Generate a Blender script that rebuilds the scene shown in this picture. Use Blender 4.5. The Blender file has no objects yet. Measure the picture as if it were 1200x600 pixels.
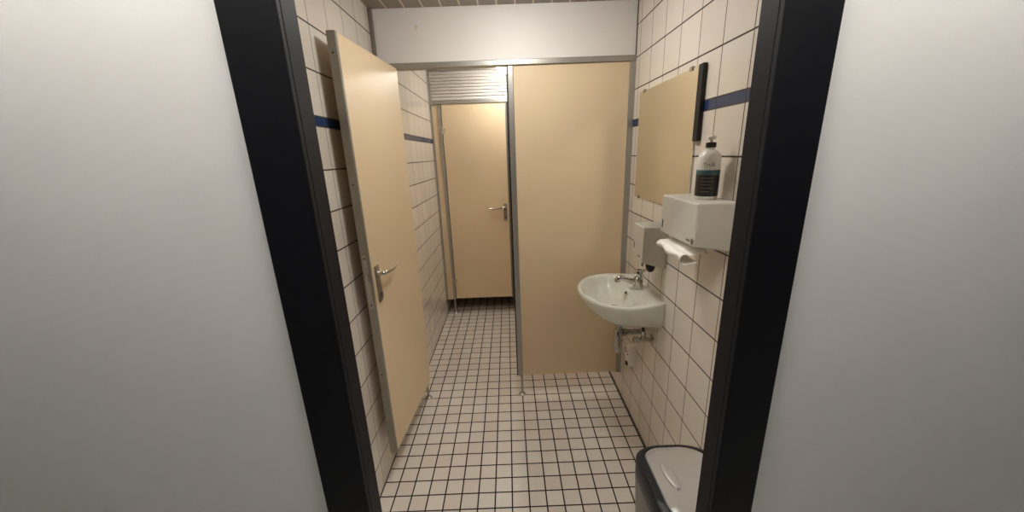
import bpy, bmesh, math, random
from mathutils import Vector, Matrix
random.seed(4)
sc = bpy.context.scene
COL = sc.collection
PI = math.pi

# ------------------------------------------------------------------ helpers
def srgb(r, g, b):
    def f(c):
        c /= 255.0
        return c / 12.92 if c <= 0.04045 else ((c + 0.055) / 1.055) ** 2.4
    return (f(r), f(g), f(b), 1.0)

def link(name, bm, mat, parent=None, smooth=False, bevel=0.0, segs=2, subsurf=0, auto=None):
    me = bpy.data.meshes.new(name)
    bmesh.ops.recalc_face_normals(bm, faces=bm.faces[:])
    bm.to_mesh(me); bm.free()
    mats = mat if isinstance(mat, (list, tuple)) else [mat]
    for m in mats: me.materials.append(m)
    o = bpy.data.objects.new(name, me)
    COL.objects.link(o)
    if parent is not None: o.parent = parent
    if bevel > 0:
        md = o.modifiers.new('bevel', 'BEVEL'); md.width = bevel; md.segments = segs
        md.limit_method = 'ANGLE'; md.angle_limit = math.radians(35)
    if subsurf:
        md = o.modifiers.new('subsurf', 'SUBSURF'); md.levels = subsurf; md.render_levels = subsurf
    if smooth:
        for p in me.polygons: p.use_smooth = True
        if auto:
            try: me.set_sharp_from_angle(angle=math.radians(auto))
            except Exception: pass
    return o

def box(bm, x0, x1, y0, y1, z0, z1, mi=0):
    v = [bm.verts.new(p) for p in ((x0,y0,z0),(x1,y0,z0),(x1,y1,z0),(x0,y1,z0),(x0,y0,z1),(x1,y0,z1),(x1,y1,z1),(x0,y1,z1))]
    for f in ((0,3,2,1),(4,5,6,7),(0,1,5,4),(1,2,6,5),(2,3,7,6),(3,0,4,7)):
        bm.faces.new([v[i] for i in f]).material_index = mi
    return v

def tube(bm, pts, r, n=16, cap=True):
    pts = [Vector(p) for p in pts]
    rs = r if isinstance(r, (list, tuple)) else [r] * len(pts)
    rings = []; ref = None
    for i, p in enumerate(pts):
        if i == 0: d = pts[1] - pts[0]
        elif i == len(pts) - 1: d = pts[-1] - pts[-2]
        else: d = (pts[i] - pts[i-1]).normalized() + (pts[i+1] - pts[i]).normalized()
        d.normalize()
        if ref is None: ref = Vector((0,0,1)) if abs(d.z) < .9 else Vector((1,0,0))
        a = d.cross(ref)
        if a.length < 1e-4: a = d.cross(Vector((0,1,0)))
        a.normalize(); b = d.cross(a).normalized(); ref = -b if False else ref
        rings.append([bm.verts.new(p + a * math.cos(2*PI*k/n) * rs[i] + b * math.sin(2*PI*k/n) * rs[i]) for k in range(n)])
    for q, w in zip(rings, rings[1:]):
        for k in range(n): bm.faces.new((q[k], q[(k+1)%n], w[(k+1)%n], w[k]))
    if cap:
        bm.faces.new(rings[0]); bm.faces.new(rings[-1])

def lathe(bm, prof, c=(0,0,0), n=32, mi=None):
    """prof: list of (radius, z)"""
    rings = []
    for r, z in prof:
        rings.append([bm.verts.new((c[0] + max(r,1e-4)*math.cos(2*PI*k/n), c[1] + max(r,1e-4)*math.sin(2*PI*k/n), c[2] + z)) for k in range(n)])
    for i, (q, w) in enumerate(zip(rings, rings[1:])):
        for k in range(n):
            f = bm.faces.new((q[k], q[(k+1)%n], w[(k+1)%n], w[k]))
            if mi: f.material_index = mi[i]
    bm.faces.new(rings[0]); bm.faces.new(rings[-1])

def bezier(pts, n=12):
    """Catmull-Rom through pts"""
    P = [Vector(p) for p in pts]; P = [2*P[0]-P[1]] + P + [2*P[-1]-P[-2]]
    out = []
    for i in range(1, len(P)-2):
        for k in range(n):
            t = k / n
            out.append(.5*((2*P[i]) + (P[i+1]-P[i-1])*t + (2*P[i-1]-5*P[i]+4*P[i+1]-P[i+2])*t*t + (3*P[i]-P[i-1]-3*P[i+1]+P[i+2])*t**3))
    out.append(P[-2]); return out

def tag(o, label, cat, group=None):
    o['label'] = label; o['category'] = cat; o['kind'] = 'thing'
    if group: o['group'] = group
    return o
def thing(name, label, cat, loc=(0,0,0), rz=0, group=None):
    o = bpy.data.objects.new(name, None); COL.objects.link(o)
    o.empty_display_size = .05; o.location = loc; o.rotation_euler = (0,0,rz)
    return tag(o, label, cat, group)
def struct(o):
    o['kind'] = 'structure'; return o
def shift(bm, d):
    bmesh.ops.translate(bm, verts=bm.verts[:], vec=d); return bm

# ------------------------------------------------------------------ materials
def mat(name, col, rough=.5, metal=0.0, spec=.5, noise=0.0, nscale=8.0, bump=0.0, bscale=200.0, coat=0.0):
    m = bpy.data.materials.new(name); m.use_nodes = True
    nt = m.node_tree; b = nt.nodes['Principled BSDF']
    b.inputs['Base Color'].default_value = col
    b.inputs['Roughness'].default_value = rough; b.inputs['Metallic'].default_value = metal
    b.inputs['Specular IOR Level'].default_value = spec
    if coat: b.inputs['Coat Weight'].default_value = coat; b.inputs['Coat Roughness'].default_value = .08
    tc = nt.nodes.new('ShaderNodeTexCoord')
    if noise > 0:
        n = nt.nodes.new('ShaderNodeTexNoise'); n.inputs['Scale'].default_value = nscale; n.inputs['Detail'].default_value = 4
        nt.links.new(tc.outputs['Object'], n.inputs['Vector'])
        mp = nt.nodes.new('ShaderNodeMapRange'); mp.inputs[3].default_value = 1 - noise; mp.inputs[4].default_value = 1 + noise
        nt.links.new(n.outputs['Fac'], mp.inputs[0])
        mx = nt.nodes.new('ShaderNodeVectorMath'); mx.operation = 'SCALE'; mx.inputs[0].default_value = col[:3]
        nt.links.new(mp.outputs[0], mx.inputs['Scale']); nt.links.new(mx.outputs[0], b.inputs['Base Color'])
    if bump > 0:
        n2 = nt.nodes.new('ShaderNodeTexNoise'); n2.inputs['Scale'].default_value = bscale; n2.inputs['Detail'].default_value = 3
        nt.links.new(tc.outputs['Object'], n2.inputs['Vector'])
        bp = nt.nodes.new('ShaderNodeBump'); bp.inputs['Strength'].default_value = bump; bp.inputs['Distance'].default_value = .001
        nt.links.new(n2.outputs['Fac'], bp.inputs['Height']); nt.links.new(bp.outputs[0], b.inputs['Normal'])
    return m

def emit(name, col, s):
    m = bpy.data.materials.new(name); m.use_nodes = True
    b = m.node_tree.nodes['Principled BSDF']
    b.inputs['Base Color'].default_value = (.9,.9,.9,1); b.inputs['Roughness'].default_value = .3
    b.inputs['Emission Color'].default_value = col; b.inputs['Emission Strength'].default_value = s
    return m

class NG:
    """tiny node-building helper"""
    def __init__(s, nt): s.nt = nt
    def math(s, op, a, b=None, c=None):
        n = s.nt.nodes.new('ShaderNodeMath'); n.operation = op
        for i, v in enumerate((a, b, c)):
            if v is None: continue
            if isinstance(v, (int, float)): n.inputs[i].default_value = v
            else: s.nt.links.new(v, n.inputs[i])
        return n.outputs[0]
    def mix(s, f, a, b):
        n = s.nt.nodes.new('ShaderNodeMix'); n.data_type = 'RGBA'
        s.nt.links.new(f, n.inputs[0])
        for i, v in ((6, a), (7, b)):
            if isinstance(v, tuple): n.inputs[i].default_value = v
            else: s.nt.links.new(v, n.inputs[i])
        return n.outputs[2]

def tiles(name, axis_u, off_u, pitch_u, axis_v, off_v, pitch_v, gap_u, gap_v, col, grout, rough, band=None, var=.03, soft=.0007, tint=None, spec=.5):
    """square tiles laid in world coordinates; band = (z0, z1, z_next) inserts a blue border row"""
    m = bpy.data.materials.new(name); m.use_nodes = True
    nt = m.node_tree; b = nt.nodes['Principled BSDF']; g = NG(nt)
    geo = nt.nodes.new('ShaderNodeNewGeometry'); sep = nt.nodes.new('ShaderNodeSeparateXYZ')
    nt.links.new(geo.outputs['Position'], sep.inputs[0])
    U, V = sep.outputs['XYZ'.index(axis_u)], sep.outputs['XYZ'.index(axis_v)]
    u = g.math('DIVIDE', g.math('SUBTRACT', U, off_u), pitch_u)
    if band:
        above = g.math('GREATER_THAN', V, (band[0] + band[1]) / 2)
        v0 = g.math('SUBTRACT', V, off_v)
        v = g.math('DIVIDE', g.math('SUBTRACT', v0, g.math('MULTIPLY', above, band[2])), pitch_v)
    else:
        v = g.math('DIVIDE', g.math('SUBTRACT', V, off_v), pitch_v)
    def line(w, pitch, gap):
        fr = g.math('FRACT', w); d = g.math('MULTIPLY', g.math('MINIMUM', fr, g.math('SUBTRACT', 1.0, fr)), pitch)
        n = nt.nodes.new('ShaderNodeMapRange'); n.interpolation_type = 'SMOOTHSTEP'
        n.inputs[1].default_value = gap/2 - soft; n.inputs[2].default_value = gap/2 + soft
        nt.links.new(d, n.inputs[0]); return n.outputs[0]          # 0 in the joint, 1 on the tile
    t = g.math('MINIMUM', line(u, pitch_u, gap_u), line(v, pitch_v, gap_v))
    cell = nt.nodes.new('ShaderNodeCombineXYZ')
    nt.links.new(g.math('FLOOR', u), cell.inputs[0]); nt.links.new(g.math('FLOOR', v), cell.inputs[1])
    wn = nt.nodes.new('ShaderNodeTexWhiteNoise'); wn.noise_dimensions = '2D'
    nt.links.new(cell.outputs[0], wn.inputs['Vector'])
    c2 = tint or tuple(c*(1-2*var) for c in col[:3]) + (1,)
    tilec = g.mix(wn.outputs['Value'], col, c2)
    no = nt.nodes.new('ShaderNodeTexNoise'); no.inputs['Scale'].default_value = 14; no.inputs['Detail'].default_value = 5
    nt.links.new(geo.outputs['Position'], no.inputs['Vector'])
    f = g.math('MULTIPLY', no.outputs['Fac'], .12)
    tilec = g.mix(f, tilec, tuple(c*.75 for c in col[:3]) + (1,))
    if band:
        inb = g.math('MULTIPLY', g.math('GREATER_THAN', V, band[0]+.0015), g.math('LESS_THAN', V, band[1]-.0015))
        tilec = g.mix(inb, tilec, srgb(40, 60, 98))
        ub = line(u, pitch_u, gap_u)
        e1 = g.math('ABSOLUTE', g.math('SUBTRACT', V, band[0])); e2 = g.math('ABSOLUTE', g.math('SUBTRACT', V, band[1]))
        edge = g.math('GREATER_THAN', g.math('MINIMUM', e1, e2), .0012)
        t_band = g.math('MULTIPLY', inb, ub)
        t_out = g.math('MULTIPLY', g.math('SUBTRACT', 1.0, inb), t)
        t = g.math('MULTIPLY', g.math('ADD', t_band, t_out), edge)
    colr = g.mix(t, grout, tilec)
    nt.links.new(colr, b.inputs['Base Color'])
    rr = g.math('ADD', g.math('MULTIPLY', g.math('SUBTRACT', 1.0, t), .8 - rough), rough)
    nt.links.new(rr, b.inputs['Roughness'])
    b.inputs['Specular IOR Level'].default_value = spec
    bp = nt.nodes.new('ShaderNodeBump'); bp.inputs['Strength'].default_value = .5; bp.inputs['Distance'].default_value = .0012
    nt.links.new(t, bp.inputs['Height']); nt.links.new(bp.outputs[0], b.inputs['Normal'])
    return m

PITCH = .1525; BAND = (1.675, 1.709, .187)      # border strip and the extra height it inserts
WT = srgb(226, 219, 208); WT2 = srgb(219, 209, 198); WG = srgb(66, 54, 46)
ZOFF = 1.675 - 11*PITCH
BAND = (1.675, 1.709, .034)
M_right = tiles('wall_tiles_right', 'Y', .055, PITCH, 'Z', ZOFF, PITCH, .0038, .0055, WT, WG, .16, BAND, tint=WT2)
M_left = tiles('wall_tiles_left', 'Y', .0640, PITCH, 'Z', ZOFF, PITCH, .0030, .0055, WT, WG, .16, BAND, tint=WT2)
M_cross = tiles('wall_tiles_cross', 'X', .0, PITCH, 'Z', ZOFF, PITCH, .0038, .0055, WT, WG, .16, BAND, tint=WT2)
M_floor = tiles('floor_tiles', 'X', -.008, .08, 'Y', .0, .08, .0066, .0066, srgb(214, 209, 199), srgb(16, 12, 10), .27, None, tint=srgb(208, 197, 187), spec=.45)
M_board = None
def boards():
    m = bpy.data.materials.new('ceiling_boards'); m.use_nodes = True
    nt = m.node_tree; b = nt.nodes['Principled BSDF']; g = NG(nt)
    geo = nt.nodes.new('ShaderNodeNewGeometry'); sep = nt.nodes.new('ShaderNodeSeparateXYZ')
    nt.links.new(geo.outputs['Position'], sep.inputs[0])
    u = g.math('DIVIDE', sep.outputs[0], .092)
    fr = g.math('FRACT', u); d = g.math('MINIMUM', fr, g.math('SUBTRACT', 1.0, fr))
    n = nt.nodes.new('ShaderNodeMapRange'); n.interpolation_type = 'SMOOTHSTEP'
    n.inputs[1].default_value = .03; n.inputs[2].default_value = .06
    nt.links.new(d, n.inputs[0])
    mp = nt.nodes.new('ShaderNodeMapping'); mp.inputs['Scale'].default_value = (40, 1.5, 1)
    nt.links.new(geo.outputs['Position'], mp.inputs[0])
    no = nt.nodes.new('ShaderNodeTexNoise'); no.inputs['Scale'].default_value = 1; nt.links.new(mp.outputs[0], no.inputs['Vector'])
    wood = g.mix(no.outputs['Fac'], srgb(158, 149, 138), srgb(140, 131, 120))
    nt.links.new(g.mix(n.outputs[0], srgb(226, 214, 198), wood), b.inputs['Base Color'])
    b.inputs['Roughness'].default_value = .4
    return m
M_board = boards()
M_beige = mat('beige_laminate', srgb(224, 202, 168), .42, spec=.4, noise=.025, nscale=3, bump=.04, bscale=500)
M_alu = mat('anodised_aluminium', srgb(176, 174, 168), .38, metal=.75, noise=.04, nscale=30)
M_aluedge = mat('grey_edge_profile', srgb(150, 146, 136), .45, metal=.45, noise=.05, nscale=25)
M_steel = mat('brushed_steel', srgb(172, 168, 160), .3, metal=.9, noise=.05, nscale=60)
M_chrome = mat('chrome', srgb(205, 202, 196), .12, metal=1.0)
M_dullchrome = mat('dull_chrome', srgb(182, 182, 176), .17, metal=.95, noise=.2, nscale=40)
M_black = mat('black_rubber', srgb(22, 21, 20), .55, noise=.2, nscale=30)
M_header = mat('white_painted_board', srgb(228, 226, 223), .55, noise=.02, nscale=2.5, bump=.05, bscale=120)
M_porc = mat('porcelain', srgb(216, 219, 208), .1, spec=.6, noise=.01, nscale=3, coat=.4)
M_plastic = mat('light_grey_plastic', srgb(196, 193, 182), .42, noise=.015, nscale=5)
M_graytop = mat('grey_plastic_top', srgb(160, 162, 150), .45, noise=.02, nscale=6)
M_white = mat('white_plastic', srgb(230, 227, 220), .35, noise=.01, nscale=5)
M_dark = mat('dark_slot', srgb(20, 18, 16), .5, noise=.1, nscale=10)
M_mark = mat('grey_print', srgb(112, 106, 98), .5, noise=.05, nscale=10)
M_paper = mat('white_paper', srgb(240, 236, 228), .8, noise=.01, nscale=10, bump=.1, bscale=150)
M_mirror = mat('silvered_glass', (.86, .85, .78, 1), .015, metal=1.0)
M_navy = mat('dark_navy_paint', srgb(18, 19, 23), .55, spec=.2, noise=.1, nscale=10)
M_bin_ring = mat('dark_navy_plastic', srgb(30, 33, 42), .42, noise=.08, nscale=12, bump=.05, bscale=300)
M_bin_flap = mat('silver_plastic', srgb(188, 185, 180), .33, metal=.3, noise=.03, nscale=5)
M_bin_body = mat('grey_plastic', srgb(125, 122, 117), .45, noise=.03, nscale=6)
M_plaster = mat('white_plaster', srgb(240, 239, 236), .8, noise=.012, nscale=3, bump=.12, bscale=90)
M_louvre = mat('pale_lacquered_slats', srgb(206, 200, 192), .42, metal=.1, noise=.02, nscale=5)
M_stain = mat('faint_yellow_stain', srgb(216, 208, 186), .6, noise=.03, nscale=30)
M_teal = mat('teal_print', srgb(62, 98, 104), .4, noise=.05, nscale=10)
M_label = mat('black_brown_label', srgb(30, 25, 26), .4, noise=.1, nscale=20)
M_lamp = emit('opal_lamp_glass', (1.0, .97, .915, 1), 60.0)
M_lamp2 = emit('opal_lamp_glass_rear', (1.0, .97, .91, 1), 40.0)
M_corr = emit('added_corridor_glow', (1.0, .97, .93, 1), 50.0)
M_corrwall = mat('dark_grey_bounce_absorber', srgb(58, 58, 60), .7, noise=.03, nscale=3)  # unseen walls, darkened so little corridor light bounces into the room
M_corrfloor = mat('pale_grey_bounce_floor', srgb(196, 193, 187), .5, noise=.05, nscale=12)  # unseen floor, made pale to bounce light onto the lower corridor wall

# ------------------------------------------------------------------ the room
XR = 1.36; YF = -.610; YC = -.661; YB = 3.35; ZC = 2.28
def slab(name, x0, x1, y0, y1, z0, z1, m):
    bm = bmesh.new(); box(bm, x0, x1, y0, y1, z0, z1); return struct(link(name, bm, m))
slab('floor', -.1, XR+.1, YC, YB+.1, -.1, 0, M_floor)
slab('ceiling', -.1, XR+.1, YF, YB+.1, ZC, ZC+.1, M_board)
slab('wall_left', -.1, 0, YF, YB, 0, ZC, M_left)
slab('wall_right', XR, XR+.1, YF, YB, 0, ZC, M_right)
slab('wall_back', -.1, XR+.1, YB, YB+.1, 0, ZC, M_cross)
# the end wall with the doorway the photograph is taken through
OX0, OX1, OZ = .283, 1.1575, 2.02                     # rough opening
bm = bmesh.new()
for (a, b, m0) in ((YC, (YC+YF)/2, 0), ((YC+YF)/2, YF, 1)):
    box(bm, -1.6, OX0, a, b, 0, 2.45, m0); box(bm, OX1, 3.0, a, b, 0, 2.45, m0); box(bm, OX0, OX1, a, b, OZ, 2.45, m0)
struct(link('wall_front', bm, [M_plaster, M_cross]))
# dark door frame: casing on the corridor side, narrow lip, set-back rebate
bm = bmesh.new()
L0, L1 = .298, 1.1425
for s, xe in ((1, L0), (-1, L1)):
    def bx(a, b, y0, y1, z0=0, z1=2.0):
        box(bm, min(a, b), max(a, b), y0, y1, z0, z1)
    bx(xe - s*.101, xe, YC-.014, YC-.0005, z1=2.101)
    bx(xe - s*.0145, xe, YC-.0005, YF+.0005)
    bx(xe - s*.060, xe - s*.012, YF+.0005, YF+.005, z1=2.06)
box(bm, L0, L1, YC-.014, YC-.0005, 2.0, 2.101)
box(bm, L0-.0145, L1+.0145, YC-.0005, YF+.0005, 2.0, 2.0195)
struct(link('door_1', bm, M_navy, bevel=.002))
# corridor shell behind the camera
slab('floor_corridor', -1.6, 3.0, -2.7, YC, -.1, 0, M_corrfloor)
slab('ceiling_corridor', -1.6, 3.0, -2.7, YF, 2.45, 2.55, M_plaster)
slab('wall_corridor_back', -1.6, 3.0, -2.8, -2.7, 0, 2.45, M_corrwall)
slab('wall_corridor_left', -1.7, -1.6, -2.8, YF, 0, 2.45, M_corrwall)
slab('wall_corridor_right', 3.0, 3.1, -2.8, YF, 0, 2.45, M_corrwall)
# dark sealing joint along the foot of both side walls
for nm, xa, xb in (('baseboard_left', .0002, .004), ('baseboard_right', XR-.004, XR-.0002)):
    bm = bmesh.new(); box(bm, xa, xb, YF+.013, YB-.001, .0002, .004)
    struct(link(nm, bm, mat('dark_joint_'+nm, srgb(34, 25, 20), .7, noise=.1)))

# ------------------------------------------------------------------ partitions
def foot(name, x, y, h, parent):
    bm = bmesh.new(); tube(bm, [(x, y, .004), (x, y, h)], .0075, 14)
    f = link(name, bm, M_alu, parent, smooth=True, auto=40)
    bm = bmesh.new(); lathe(bm, [(.024, .0005), (.024, .004), (.02, .008), (.011, .013), (.009, .02)], (x, y, 0), 24)
    link('foot_disc', bm, M_steel, f, smooth=True, auto=40)
def partition(y, t, label, group):
    p = thing('toilet_partition', label, 'partition', (.68, y, 0), 0, group)
    dx, dy = -.68, -y
    def P(name, x0, x1, y0, y1, z0, z1, m, bevel=.0015):
        bm = bmesh.new(); box(bm, x0+dx, x1+dx, y0+dy, y1+dy, z0, z1)
        return link(name, bm, m, p, bevel=bevel)
    P('side_panel', .018, .070, y+.003, y+.027, .152, 1.999, M_beige)
    P('wall_profile', .0005, .018, y-.006, y+.036, .15, 2.0, M_alu)
    h = P('hinge_post', .070, .096, y-.006, y+.036, .15, 2.0, M_alu)
    P('latch_post', .686, .7175, y-.006, y+.036, .15, 2.0, M_alu, .004)
    P('door_seal', .680, .686, y-.002, y+.032, .152, 1.995, M_black, .001)
    P('panel', .7175, 1.329, y+.001, y+.029, .152, 1.999, M_beige, .001)
    P('wall_profile', 1.329, XR-.0005, y-.006, y+.036, .15, 2.0, M_alu)
    r = P('top_rail', .0005, XR-.0005, y-.010, y+.040, 2.0, 2.028, M_alu, .003)
    foot('foot_rod', .711+dx, y+.012+dy, .15, p)
    foot('foot_rod', .080+dx, y+.012+dy, .15, p)
    return p
partition(.72, .03, 'front beige cubicle partition with broad fixed panel left of the washbasin', 'cubicle partitions')
partition(2.08, .03, 'rear beige cubicle partition seen through the open doorway, louvred panel above', 'cubicle partitions')

def cubicle_door(label, loc, rz, W=.604, inset=.060):
    d = thing('cubicle_door', label, 'door', loc, rz, 'cubicle doors')
    T = .015
    bm = bmesh.new(); box(bm, 0, W-.004, -T, T, .162, 2.0)
    link('leaf', bm, M_beige, d, bevel=.001)
    bm = bmesh.new(); box(bm, W-.0039, W, -T-.0012, T+.0012, .160, 2.002)
    box(bm, W-.014, W-.0039, T+.0001, T+.0022, .160, 2.002); box(bm, W-.014, W-.0039, -T-.0022, -T-.0001, .160, 2.002)
    e = link('edge_profile', bm, M_aluedge, d, bevel=.0006)
    bm = bmesh.new(); box(bm, W+.0001, W+.0012, -.009, .009, .93, 1.17)
    lp = link('latch_plate', bm, M_steel, e)
    bm = bmesh.new(); box(bm, W+.0012, W+.006, -.006, .006, 1.055, 1.09); link('latch_bolt', bm, M_dullchrome, lp, bevel=.001)
    for z in (.945, 1.155):
        bm = bmesh.new(); tube(bm, [(W+.001, 0, z), (W+.0019, 0, z)], .004, 12); link('screw', bm, M_dark, lp)
    for z in (1.46, 1.93, .6):
        bm = bmesh.new(); tube(bm, [(W, 0, z), (W+.0012, 0, z)], .0035, 12); link('screw', bm, M_dark, e)
    hx = W - inset
    for s in (1, -1):
        bm = bmesh.new(); y0, y1 = sorted((s*(T+.0003), s*(T+.0075)))
        box(bm, hx-.0175, hx+.0175, y0, y1, .942, 1.108)
        pl = link('handle_plate', bm, M_steel, d, bevel=.003)
        out = .036 if s == 1 else .020
        ys = s*(T + out)
        tip = .030 if s == 1 else .019
        pts = bezier([(hx, s*(T+.006), 1.072), (hx, s*(T+out*.75), 1.072), (hx-.022, ys, 1.071), (hx-.07, ys, 1.064), (hx-.115, ys-.002*s, 1.062), (hx-.15, s*(T+tip), 1.068)], 6)
        n = len(pts); rad = [.0095 - .004*(i/(n-1))**2 for i in range(n)]
        bm = bmesh.new(); tube(bm, pts, rad, 12); link('lever', bm, M_chrome, pl, smooth=True, auto=50)
        bm = bmesh.new(); tube(bm, [(hx, s*(T+.007), 1.072), (hx, s*(T+.012), 1.072)], .0135, 20); link('collar', bm, M_dullchrome, pl, smooth=True, auto=40)
        bm = bmesh.new(); tube(bm, [(hx, s*(T+.007), .975), (hx, s*(T+.0095), .975)], .010, 20)
        box(bm, hx-.003, hx+.003, *sorted((s*(T+.009), s*(T+.017))), .962, .988)
        link('thumb_turn', bm, M_dullchrome, pl, bevel=.0008)
    for z in (.345, 1.783):
        bm = bmesh.new(); tube(bm, [(-.005, -T-.004, z-.03), (-.005, -T-.004, z+.03)], .0085, 16); box(bm, -.005, .022, -T-.006, -T-.0002, z-.018, z+.018)
        link('hinge', bm, mat('hinge_cream', srgb(196, 184, 158), .4, metal=.2), d, smooth=True, auto=40)
    return d
cubicle_door('beige cubicle door standing wide open along the left tiled wall', (.102, .700, 0), math.atan2(-.604, -.046))
cubicle_door('closed beige cubicle door at the far end, lever handle on its right', (.1015, 2.0955, 0), 0, .577, .0445)

# board above the front partition, metal louvre above the rear one
bm = bmesh.new(); box(bm, .018, XR-.004, .722, .752, 2.0285, ZC-.001)
hd = struct(link('trim_header', bm, M_header, bevel=.001))
bm = bmesh.new(); box(bm, .0005, .018, .704, .756, 2.0285, ZC-.001)
struct(link('trim_header_profile', bm, mat('dark_grey_profile', srgb(128, 120, 112), .5, metal=.3), bevel=.002))
bm = bmesh.new(); box(bm, XR-.004, XR-.0005, .716, .752, 2.0285, ZC-.001)
struct(link('trim_header_joint', bm, mat('grey_joint', srgb(96, 86, 78), .6)))
bm = bmesh.new()
for i in range(14):
    a = 2*PI*i/14; r = .010 + .0012*math.sin(3*a)
    bm.verts.new((.231 + r*math.cos(a)*.7 + .3*r*math.sin(a), .7217, 2.191 + 1.6*r*math.sin(a)))
vs = bm.verts[:]; bm.faces.new(vs)
ret = bmesh.ops.extrude_face_region(bm, geom=bm.faces[:])
for v in [e for e in ret['geom'] if isinstance(e, bmesh.types.BMVert)]: v.co.y -= .0004
tag(link('stain', bm, M_stain), 'small yellowish stain on the white board above the open door', 'stain')

lv = thing('louvre_panel', 'pale slatted louvre panel above the rear cubicle door, under the ceiling', 'louvre', (.68, 2.08, 2.03))
bm = bmesh.new()
n = 9; z0, z1 = 2.036, 2.268
for k in range(n):
    za = z0 + (z1-z0)*k/n - 2.03; zb = z0 + (z1-z0)*(k+1)/n - 2.03
    prof = [(.0205, za), (.003, za+.0005), (.002, za+.003), (.010, zb-.0035), (.0205, zb-.0035)]
    a = [bm.verts.new((.0242-.68, y, z)) for y, z in prof]; b = [bm.verts.new((XR-.0242-.68, y, z)) for y, z in prof]
    for i in range(4): bm.faces.new((a[i], b[i], b[i+1], a[i+1]))
    bm.faces.new(a); bm.faces.new(b)
bx_ = box(bm, .024-.68, XR-.024-.68, .020, .028, z0-2.03, z1-2.03)
link('slats', bm, M_louvre, lv)
bm = bmesh.new()
box(bm, .0005-.68, .024-.68, -.004, .034, -.0015, ZC-.001-2.03); box(bm, XR-.024-.68, XR-.0005-.68, -.004, .034, -.0015, ZC-.001-2.03)
box(bm, .024-.68, XR-.024-.68, .0, .03, -.0015, .006); box(bm, .024-.68, XR-.024-.68, .0, .03, z1-2.03, ZC-.001-2.03)
link('frame', bm, M_alu, lv, bevel=.001)

# ------------------------------------------------------------------ ceiling lamps, added corridor light
def dome_lamp(x, y, zc, r, h, m, label, group):
    t = thing('ceiling_lamp', label, 'lamp', (x, y, zc), 0, group)
    bm = bmesh.new(); lathe(bm, [(r*1.04, -.0005), (r*1.06, -.012), (r*1.0, -.022), (r*.98, -.022)], n=40)
    link('base_ring', bm, M_white, t, smooth=True, auto=40)
    bm = bmesh.new(); lathe(bm, [(r*math.cos(a), -.0225 - (h-.0225)*math.sin(a)) for a in [PI/2*k/10 for k in range(11)]], n=40)
    link('lamp_shade', bm, m, t, smooth=True)
    return t
dome_lamp(.72, .17, ZC, .11, .065, M_lamp, 'round opal ceiling lamp over the space before the washbasin', 'room ceiling lamps')
dome_lamp(.715, 1.76, ZC, .125, .115, M_lamp2, 'round glowing opal ceiling lamp in front of the louvre panel', 'room ceiling lamps')
cl = thing('added_corridor_light', 'added batten light, out of view, brightening the white wall around the dark doorway', 'lamp', (.70, -.97, 2.45))  # unseen light added to whiten the corridor wall beside the door frame
bm = bmesh.new(); box(bm, -1.15, 1.15, -.04, .04, -.035, -.0005); link('housing', bm, M_white, cl, bevel=.004)
bm = bmesh.new(); tube(bm, [(-1.12, 0, -.055), (1.12, 0, -.055)], .018, 20); link('added_light_tube', bm, M_corr, cl, smooth=True, auto=40)

# ------------------------------------------------------------------ washbasin
wb = thing('washbasin', 'white oval porcelain washbasin on the right tiled wall', 'washbasin', (XR, .355, .735))
NA, NS, NB = 44, 8, 10
def outline(ax, by, xc, wy):
    """D-shaped ring: front half ellipse, two sides to the wall, the wall edge (local to the basin)"""
    pts = []
    X0 = XR - .0008
    for k in range(NA+1):
        a = PI/2 + PI*k/NA
        pts.append((xc + ax*math.cos(a), by*math.sin(a)))
    for k in range(1, NS+1):
        t = k/NS; pts.append((xc + (X0-xc)*t, -by + (by-wy)*t*t))
    for k in range(1, NB):
        t = k/NB; pts.append((X0, -wy + 2*wy*t))
    for k in range(NS, 0, -1):
        t = k/NS; pts.append((xc + (X0-xc)*t, by - (by-wy)*t*t))
    return pts
def inner(xc, af, ab, by, s):
    pts = []; tot = NA+1 + NS + NB-1 + NS
    for k in range(NA+1):
        a = PI/2 + PI*k/NA; pts.append((xc + s*af*math.cos(a), s*by*math.sin(a)))
    m = tot - (NA+1)
    for k in range(1, m+1):
        a = 1.5*PI + PI*k/(m+1)
        c, sn = math.cos(a), math.sin(a)
        pts.append((xc + s*ab*(abs(c)**.75), s*by*math.copysign(abs(sn)**.9, sn)))
    return pts
rings = []
for z, ax, by, xc, wy in ((.728, .035, .060, 1.235, .120), (.739, .085, .140, 1.235, .180), (.755, .130, .190, 1.230, .198), (.783, .165, .216, 1.222, .205),
                          (.82, .190, .234, 1.215, .208), (.85, .202, .243, 1.211, .210), (.866, .206, .246, 1.21, .211), (.8745, .205, .245, 1.21, .2105), (.8795, .200, .241, 1.21, .209), (.880, .193, .235, 1.21, .206)):
    rings.append([(p[0], p[1], z) for p in outline(ax, by, xc, wy)])
for z, s in ((.8775, 1.03), (.872, .99), (.858, .945), (.835, .86), (.81, .73), (.792, .55), (.782, .33), (.779, .13)):
    rings.append([(p[0], p[1], z) for p in inner(1.185, .158, .082, .215, s)])
bm = bmesh.new()
R = [[bm.verts.new((p[0]-XR, p[1], p[2]-.735)) for p in r] for r in rings]
n = len(R[0])
for q, w in zip(R, R[1:]):
    for k in range(n): bm.faces.new((q[k], q[(k+1)%n], w[(k+1)%n], w[k]))
bm.faces.new(R[0]); bm.faces.new(R[-1])
link('bowl', bm, M_porc, wb, smooth=True, auto=60)
bm = bmesh.new(); lathe(bm, [(.021, .0445), (.021, .0475), (.017, .0485), (.012, .0465)], (1.185-XR, 0, 0), 24)
link('drain', bm, M_chrome, wb, smooth=True, auto=40)
bm = bmesh.new(); lathe(bm, [(.011, 0), (.011, .004), (.007, .004), (.007, .0025)], n=20)
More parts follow.
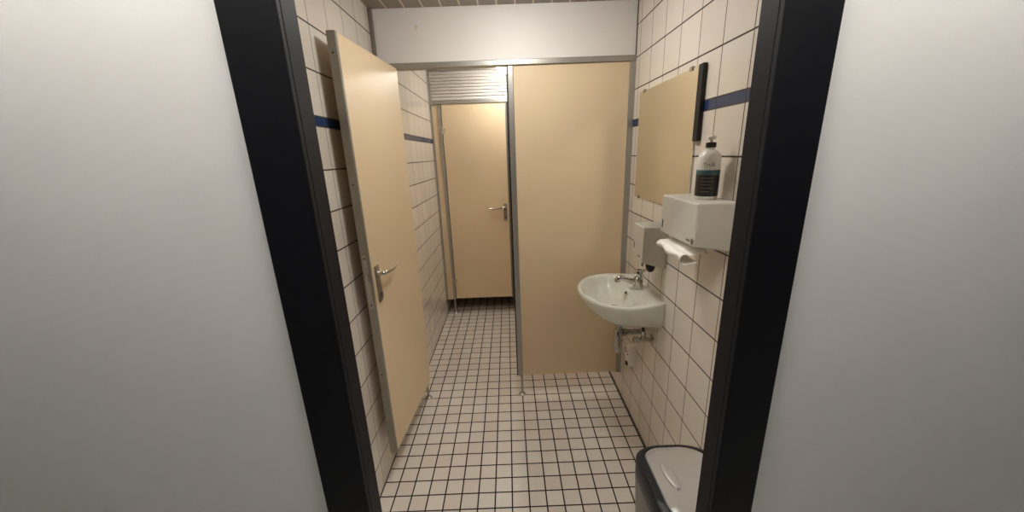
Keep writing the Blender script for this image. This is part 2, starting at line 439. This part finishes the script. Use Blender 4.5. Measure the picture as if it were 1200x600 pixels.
for v in bm.verts: v.co.y *= .62
bmesh.ops.rotate(bm, verts=bm.verts[:], matrix=Matrix.Rotation(PI/2, 3, 'Z'))
bmesh.ops.rotate(bm, verts=bm.verts[:], matrix=Matrix.Rotation(-math.radians(62), 3, 'Y'))
shift(bm, (1.2585-XR, .028, .842-.735))
link('overflow_hole', bm, M_dark, wb, smooth=True, auto=40)

# tap stands on the basin deck
bm = bmesh.new(); lathe(bm, [(.026, -.001), (.026, .006), (.026, .012), (.0235, .040), (.0225, .055), (.018, .06)], n=32)
tp = link('tap', bm, M_chrome, wb, smooth=True, auto=35); tp.location = (1.302-XR, .345-.355, .8815-.735)
bm = bmesh.new(); pts = bezier([(-.012, 0, .030), (-.04, .004, .040), (-.068, .008, .050), (-.088, .010, .053), (-.100, .011, .046), (-.101, .011, .034)], 5)
n = len(pts); tube(bm, pts, [.0160 - .0025*i/(n-1) for i in range(n)], 18); link('spout', bm, M_chrome, tp, smooth=True, auto=50)
bm = bmesh.new(); lathe(bm, [(.017, .060), (.020, .062), (.022, .068), (.024, .088), (.022, .094), (.014, .097)], n=32)
box(bm, -.006, .034, -.008, .008, .089, .097)
link('lever', bm, M_chrome, tp, smooth=True, auto=35)

# waste trap and angle valve below
o = (1.222, .365, .515)
bm = bmesh.new(); lathe(bm, [(.006, 0), (.02, .003), (.024, .012), (.024, .055), (.027, .058), (.027, .074), (.0245, .077), (.0245, .125), (.019, .133), (.017, .134)], n=28)
tr = link('bottle_trap', bm, M_dullchrome, wb, smooth=True, auto=35); tr.location = (o[0]-XR, o[1]-.355, o[2]-.735)
bm = bmesh.new(); lathe(bm, [(.017, .130), (.017, .2135)], n=24); link('tailpipe', bm, M_dullchrome, tr, smooth=True, auto=40)
bm = bmesh.new(); lathe(bm, [(.021, .150), (.025, .153), (.025, .172), (.021, .176)], n=12); link('nut', bm, M_dullchrome, tr)
bm = bmesh.new(); tube(bm, [(.018, 0, .112), (XR-.0115-o[0], 0, .112)], .0155, 18); link('waste_pipe', bm, M_dullchrome, tr, smooth=True, auto=40)
bm = bmesh.new(); tube(bm, [(.022, 0, .112), (.042, 0, .112)], .0205, 12); link('nut', bm, M_dullchrome, tr)
bm = bmesh.new(); tube(bm, [(XR-.012-o[0], 0, .112), (XR-.0005-o[0], 0, .112)], [.020, .03], 24); link('wall_rosette', bm, M_dullchrome, tr, smooth=True, auto=40)

o = (1.36, .255, .64)
va = thing('angle_valve', 'small chrome angle valve on the tiled wall under the basin, hose running up', 'valve', o)
bm = bmesh.new(); tube(bm, [(-.0005, 0, 0), (-.005, 0, 0), (-.009, 0, 0)], [.028, .028, .018], 24); link('wall_rosette', bm, M_chrome, va, smooth=True, auto=40)
bm = bmesh.new(); tube(bm, [(-.009, 0, 0), (-.066, 0, 0)], .0105, 18); tube(bm, [(-.05, 0, 0), (-.05, 0, .028)], .0095, 16); link('body', bm, M_dullchrome, va, smooth=True, auto=40)
bm = bmesh.new(); tube(bm, [(-.067, 0, 0), (-.071, 0, 0), (-.092, 0, 0), (-.096, 0, 0)], [.012, .017, .017, .012], 10); link('knob', bm, M_dullchrome, va)
bm = bmesh.new(); tube(bm, [(-.05, 0, .028), (-.05, 0, .048)], .012, 6); link('nut', bm, M_dullchrome, va)
bm = bmesh.new(); tube(bm, bezier([(-.05, 0, .046), (-.051, .006, .062), (-.056, .03, .076), (-.06, .045, .0865)], 6), .0062, 12); link('hose', bm, M_black, va, smooth=True)

# small white unit on the wall below
o = (XR, .50, .34)
un = thing('air_freshener', 'small white rounded wall unit with dark dots low under the washbasin', 'air freshener', o)
bm = bmesh.new()
sec = [(0, .6, .55), (.004, .75, .72), (.02, .92, .9), (.05, 1, 1), (.09, .96, 1), (.118, .8, .92), (.128, .6, .7), (.131, .4, .45)]
RR = []
for z, sy, sx in sec:
    ring = []
    for k in range(21):
        a = -PI/2 + PI*k/20
        ring.append(bm.verts.new((-.0008 - .046*sx*math.cos(a)**.5 if math.cos(a) > 1e-6 else -.0008, .036*sy*math.sin(a), z)))
    RR.append(ring)
for q, w in zip(RR, RR[1:]):
    for k in range(20): bm.faces.new((q[k], q[k+1], w[k+1], w[k]))
    bm.faces.new((q[0], w[0], w[20], q[20]))
bm.faces.new(RR[0]); bm.faces.new(RR[-1])
link('housing', bm, M_white, un, smooth=True, auto=45)
for y, z in ((.006, .108), (-.006, .096), (-.018, .084)):
    bm = bmesh.new(); tube(bm, [(-.026, y, z), (-.0475 + (.004 if y < -.01 else 0), y, z-.001)], .0060, 12); link('dot', bm, M_dark, un)
bm = bmesh.new(); box(bm, -.0485, -.022, -.020, -.004, .012, .036); link('outlet_slot', bm, M_dark, un, bevel=.001)

# ------------------------------------------------------------------ mirror
mi = thing('wall_mirror', 'frameless rectangular mirror clipped to the right tiled wall above the basin', 'mirror', (XR, .315, 1.314))
bm = bmesh.new(); box(bm, -.0075, -.002, -.297, .297, 0, .517)
link('glass', bm, M_mirror, mi, bevel=.0012)
for y in (.235, -.235):
    for z, s in ((.517, 1), (0, -1)):
        bm = bmesh.new(); box(bm, -.0105, -.0003, y-.011, y+.011, *sorted((z + s*.0002, z + s*.006)))
        box(bm, -.0105, -.0077, y-.011, y+.011, *sorted((z - s*.009, z + s*.0002)))
        link('clip', bm, M_dullchrome, mi, bevel=.0008)
bm = bmesh.new(); box(bm, XR-.016, XR-.0005, -.020, .012, 1.575, 1.83)
tag(link('wall_strip', bm, M_black, bevel=.002), 'narrow black upright strip on the tiles at the right edge of the mirror', 'strip')

# ------------------------------------------------------------------ towel dispenser
o = (XR, -.168, 1.257)
td = thing('towel_dispenser', 'light grey paper towel dispenser on the wall, bottle standing on top', 'dispenser', o)
bm = bmesh.new()
x0, x1, y0, y1 = -.13, -.0008, -.128, .128
prof = [(x1, 0-.02), (x0+.03, -.004), (x0, 0), (x0, .136), (x1, .136)]
a = [bm.verts.new((x, y0, z)) for x, z in prof]; b = [bm.verts.new((x, y1, z)) for x, z in prof]
bm.faces.new(a); bm.faces.new(b)
for i in range(5): bm.faces.new((a[i], a[(i+1)%5], b[(i+1)%5], b[i]))
link('housing', bm, M_plastic, td, bevel=.006, segs=3)
bm = bmesh.new(); box(bm, x0-.0012, x0+.001, .106, .113, .02, .048); link('viewing_slot', bm, M_dark, td, bevel=.0005)
lg = bmesh.new()
for y in (-.078, -.086, -.094): box(lg, x0-.0008, x0+.001, y-.0030, y+.0030, .012, .019)
link('brand_print', lg, M_mark, td, bevel=.0003)
lg = bmesh.new(); tube(lg, [(x0+.001, -.113, .0165), (x0-.0012, -.113, .0165)], .0085, 20); box(lg, x0-.0022, x0-.001, -.1165, -.1095, .008, .025)
link('round_emblem', lg, M_mark, td)
# paper sheet hanging out
bm = bmesh.new()
prof = [(-.070, -.0125), (-.098, -.014), (-.125, -.022), (-.145, -.020), (-.158, -.030), (-.150, -.046), (-.128, -.050), (-.1, -.046)]
prof = [Vector((p[0], 0, p[1])) for p in prof]; pp = bezier(prof, 5)
N = 12
g = [[bm.verts.new((p.x + .004*math.sin(k*.8), .085 - .19*k/N, p.z - .010*(k/N) + .003*math.sin(k*.9+i*.25))) for k in range(N+1)] for i, p in enumerate(pp)]
for i in range(len(pp)-1):
    for k in range(N): bm.faces.new((g[i][k], g[i][k+1], g[i+1][k+1], g[i+1][k]))
ps = tag(link('paper_towel', bm, M_paper, None, smooth=True), 'white paper towel curling out from under the towel dispenser', 'paper towel')
ps.location = o
md = ps.modifiers.new('solid', 'SOLIDIFY'); md.thickness = .0006

# ------------------------------------------------------------------ soap dispenser
o = (XR, .229, 1.06)
sd = thing('soap_dispenser', 'light grey boxy soap dispenser on the wall between basin and mirror', 'dispenser', o)
bm = bmesh.new()
prof = [(-.0008, -.028), (-.110, .008), (-.112, .012), (-.112, .168), (-.0008, .168)]
a = [bm.verts.new((x, -.061, z)) for x, z in prof]; b = [bm.verts.new((x, .061, z)) for x, z in prof]
bm.faces.new(a); bm.faces.new(b)
for i in range(5): bm.faces.new((a[i], a[(i+1)%5], b[(i+1)%5], b[i]))
link('housing', bm, M_plastic, sd, bevel=.004, segs=3)
bm = bmesh.new(); box(bm, -.106, -.004, -.055, .055, .1682, .1705); link('top_cover', bm, M_graytop, sd, bevel=.001)
bm = bmesh.new(); box(bm, -.1132, -.111, .041, .047, .055, .083); link('viewing_slot', bm, M_dark, sd, bevel=.0005)
bm = bmesh.new()
for y in (-.005, -.013, -.021, -.029): box(bm, -.1128, -.111, y-.003, y+.003, .026, .032)
link('brand_print', bm, M_mark, sd)
bm = bmesh.new(); box(bm, -.108, -.098, -.052, -.040, -.012, .010); link('push_tab', bm, M_mark, sd, bevel=.003)
bm = bmesh.new(); lathe(bm, [(.006, -.052), (.013, -.048), (.020, -.034), (.022, -.018)], (-.052, -.01, 0), 20); link('nozzle', bm, M_dark, sd, smooth=True, auto=40)

# ------------------------------------------------------------------ soap bottle on the towel dispenser
o = (1.304, -.195, 1.3936)
bo = thing('soap_bottle', 'white pump bottle with dark label standing on the towel dispenser', 'bottle', o)
r = .033
bm = bmesh.new(); lathe(bm, [(r*.9, 0), (r, .004), (r, .125), (r*.93, .137), (r*.62, .149), (.013, .153), (.013, .158)], n=40)
link('body', bm, M_white, bo, smooth=True, auto=40)
bm = bmesh.new(); lathe(bm, [(r+.0004, .010), (r+.0007, .011), (r+.0007, .075), (r+.0004, .076)], n=40); link('label', bm, M_label, bo, smooth=True, auto=40)
bm = bmesh.new(); lathe(bm, [(r+.0004, .0762), (r+.0008, .077), (r+.0008, .090), (r+.0004, .091)], n=40); link('teal_band', bm, M_teal, bo, smooth=True, auto=40)
bm = bmesh.new(); lathe(bm, [(.0135, .158), (.015, .159), (.015, .172), (.011, .174)], n=24); link('pump_collar', bm, M_black, bo, smooth=True, auto=40)
bm = bmesh.new(); lathe(bm, [(.0045, .174), (.0045, .182), (.012, .183), (.013, .186), (.012, .193), (.006, .194)], n=20)
tube(bm, bezier([(0, 0, .188), (-.012, -.018, .189), (-.020, -.032, .186)], 5), .0045, 10)
link('pump_head', bm, M_white, bo, smooth=True, auto=40)
def wrapped_text(txt, size, z, r, parent, m, ang, name):
    cu = bpy.data.curves.new('t', 'FONT'); cu.body = txt; cu.size = size; cu.align_x = 'CENTER'; cu.extrude = .0003; cu.resolution_u = 3
    to = bpy.data.objects.new('t', cu); COL.objects.link(to)
    bpy.context.view_layer.update()
    dg = bpy.context.evaluated_depsgraph_get()
    me = bpy.data.meshes.new_from_object(to.evaluated_get(dg))
    bpy.data.objects.remove(to)
    for v in me.vertices:
        a = ang + v.co.x / r; rr = r + v.co.z
        v.co = Vector((rr*math.cos(a), rr*math.sin(a), z + v.co.y))
    me.name = name; me.materials.clear(); me.materials.append(m)
    t = bpy.data.objects.new(name, me); COL.objects.link(t); t.parent = parent
wrapped_text('TruB', .017, .102, r+.0004, bo, M_mark, math.radians(-118), 'lettering')
bm = bmesh.new()
for k, w in enumerate((.9, 1.0, .8, .95, .7)):
    for s in range(10):
        a0 = math.radians(-150) + math.radians(64*w)*s/10; a1 = math.radians(-150) + math.radians(64*w)*(s+1)/10
        z = .066 - .0105*k; ro = r + .0011
        v = [bm.verts.new((ro*math.cos(a), ro*math.sin(a), zz)) for a, zz in ((a0, z), (a1, z), (a1, z+.0022), (a0, z+.0022))]
        bm.faces.new(v)
sp = link('small_print', bm, M_mark, bo)
md = sp.modifiers.new('solid', 'SOLIDIFY'); md.thickness = .0003

# ------------------------------------------------------------------ waste bin
o = (1.212, -.435, 0)
bn = thing('waste_bin', 'grey swing-lid waste bin with dark rim in the right corner by the wall', 'bin', o)
def rrect(hx, hy, rad, n=10):
    pts = []
    for cx, cy, a0 in ((hx-rad, hy-rad, 0), (-hx+rad, hy-rad, PI/2), (-hx+rad, -hy+rad, PI), (hx-rad, -hy+rad, 1.5*PI)):
        for k in range(n+1):
            a = a0 + PI/2*k/n; pts.append((cx + rad*math.cos(a), cy + rad*math.sin(a)))
    return pts
def loft(bm, rings, cap0=True, cap1=True):
    R = [[bm.verts.new(p) for p in r] for r in rings]; n = len(R[0])
    for q, w in zip(R, R[1:]):
        for k in range(n): bm.faces.new((q[k], q[(k+1)%n], w[(k+1)%n], w[k]))
    if cap0: bm.faces.new(R[0])
    if cap1: bm.faces.new(R[-1])
    return R
bm = bmesh.new()
loft(bm, [[(x, y, z) for x, y in rrect(a, b, .055)] for z, a, b in ((.0005, .105, .125), (.01, .11, .13), (.43, .128, .152), (.445, .128, .152))])
link('body', bm, M_bin_body, bn, smooth=True, auto=40)
def dome(x, y): return .035*(1 - (y/.17)**2)
bm = bmesh.new()
HX, HY = .139, .166
outer = rrect(HX, HY, .105, 12); mid = rrect(HX-.008, HY-.008, .099, 12); inn = rrect(HX-.032, HY-.018, .075, 12); low = rrect(HX-.004, HY-.006, .1, 12)
loft(bm, [[(x, y, .4455) for x, y in low], [(x, y, .46) for x, y in outer], [(x, y, .492 + dome(x, y)*.9) for x, y in outer], [(x, y, .500 + dome(x, y)) for x, y in mid],
          [(x, y, .500 + dome(x, y)) for x, y in inn], [(x*.99, y*.99, .482 + dome(x, y)) for x, y in inn]], True, True)
link('rim', bm, M_bin_ring, bn, smooth=True, auto=50)
bm = bmesh.new(); NX, NY = 24, 32
inner_poly = rrect(HX-.0335, HY-.0195, .074, 12)
def inside_scale(x, y): return x, y
rings = []
for s in (1.0, .97, .8, .6, .4, .2, .04):
    rings.append([(x*s, y*s, .4995 + dome(x*s, y*s) - (.006 if s == 1.0 else 0)) for x, y in inner_poly])
loft(bm, [[(x, y, .486 + dome(x, y)) for x, y in inner_poly]] + rings)
link('swing_flap', bm, M_bin_flap, bn, smooth=True, auto=50)
fl = bn.children[-1]
bm = bmesh.new()
bmesh.ops.create_uvsphere(bm, u_segments=24, v_segments=14, radius=1)
for v in bm.verts: v.co = Vector((v.co.x*.0185, v.co.y*.050, v.co.z*.006))
bmesh.ops.rotate(bm, verts=bm.verts[:], matrix=Matrix.Rotation(math.radians(8), 3, 'Z'))
shift(bm, (-.056, .0, .4995 + dome(-.056, .0)+.0005))
link('grip', bm, M_bin_flap, bn, smooth=True)

# ------------------------------------------------------------------ camera, world, view
cam = bpy.data.cameras.new('camera'); co = bpy.data.objects.new('camera', cam); COL.objects.link(co)
r_ = Vector((.99926224, -.01351042, -.03595063)); u_ = Vector((.03826194, .26936175, .96227869)); f_ = Vector((.00331707, .96294429, -.26967996))
mw = Matrix.Identity(4)
for i in range(3):
    mw[i][0] = r_[i]; mw[i][1] = u_[i]; mw[i][2] = -f_[i]
mw.translation = Vector((.668, -1.3645, 1.553))
co.matrix_world = mw
cam.sensor_fit = 'HORIZONTAL'; cam.sensor_width = 36; cam.lens = 36*424.26/1200; cam.clip_start = .02
sc.camera = co
w = bpy.data.worlds.new('world'); sc.world = w; w.use_nodes = True
w.node_tree.nodes['Background'].inputs[0].default_value = (.05, .05, .05, 1); w.node_tree.nodes['Background'].inputs[1].default_value = .2
sc.view_settings.view_transform = 'Standard'; sc.view_settings.look = 'None'
sc.view_settings.exposure = 0.0; sc.view_settings.gamma = 1.0
sc.view_settings.use_curve_mapping = False
sc.cycles.use_denoising = True
sc.cycles.max_bounces = 12; sc.cycles.diffuse_bounces = 6; sc.cycles.glossy_bounces = 6
sc.cycles.caustics_reflective = True; sc.cycles.blur_glossy = 0.0
sc.cycles.sample_clamp_indirect = 60
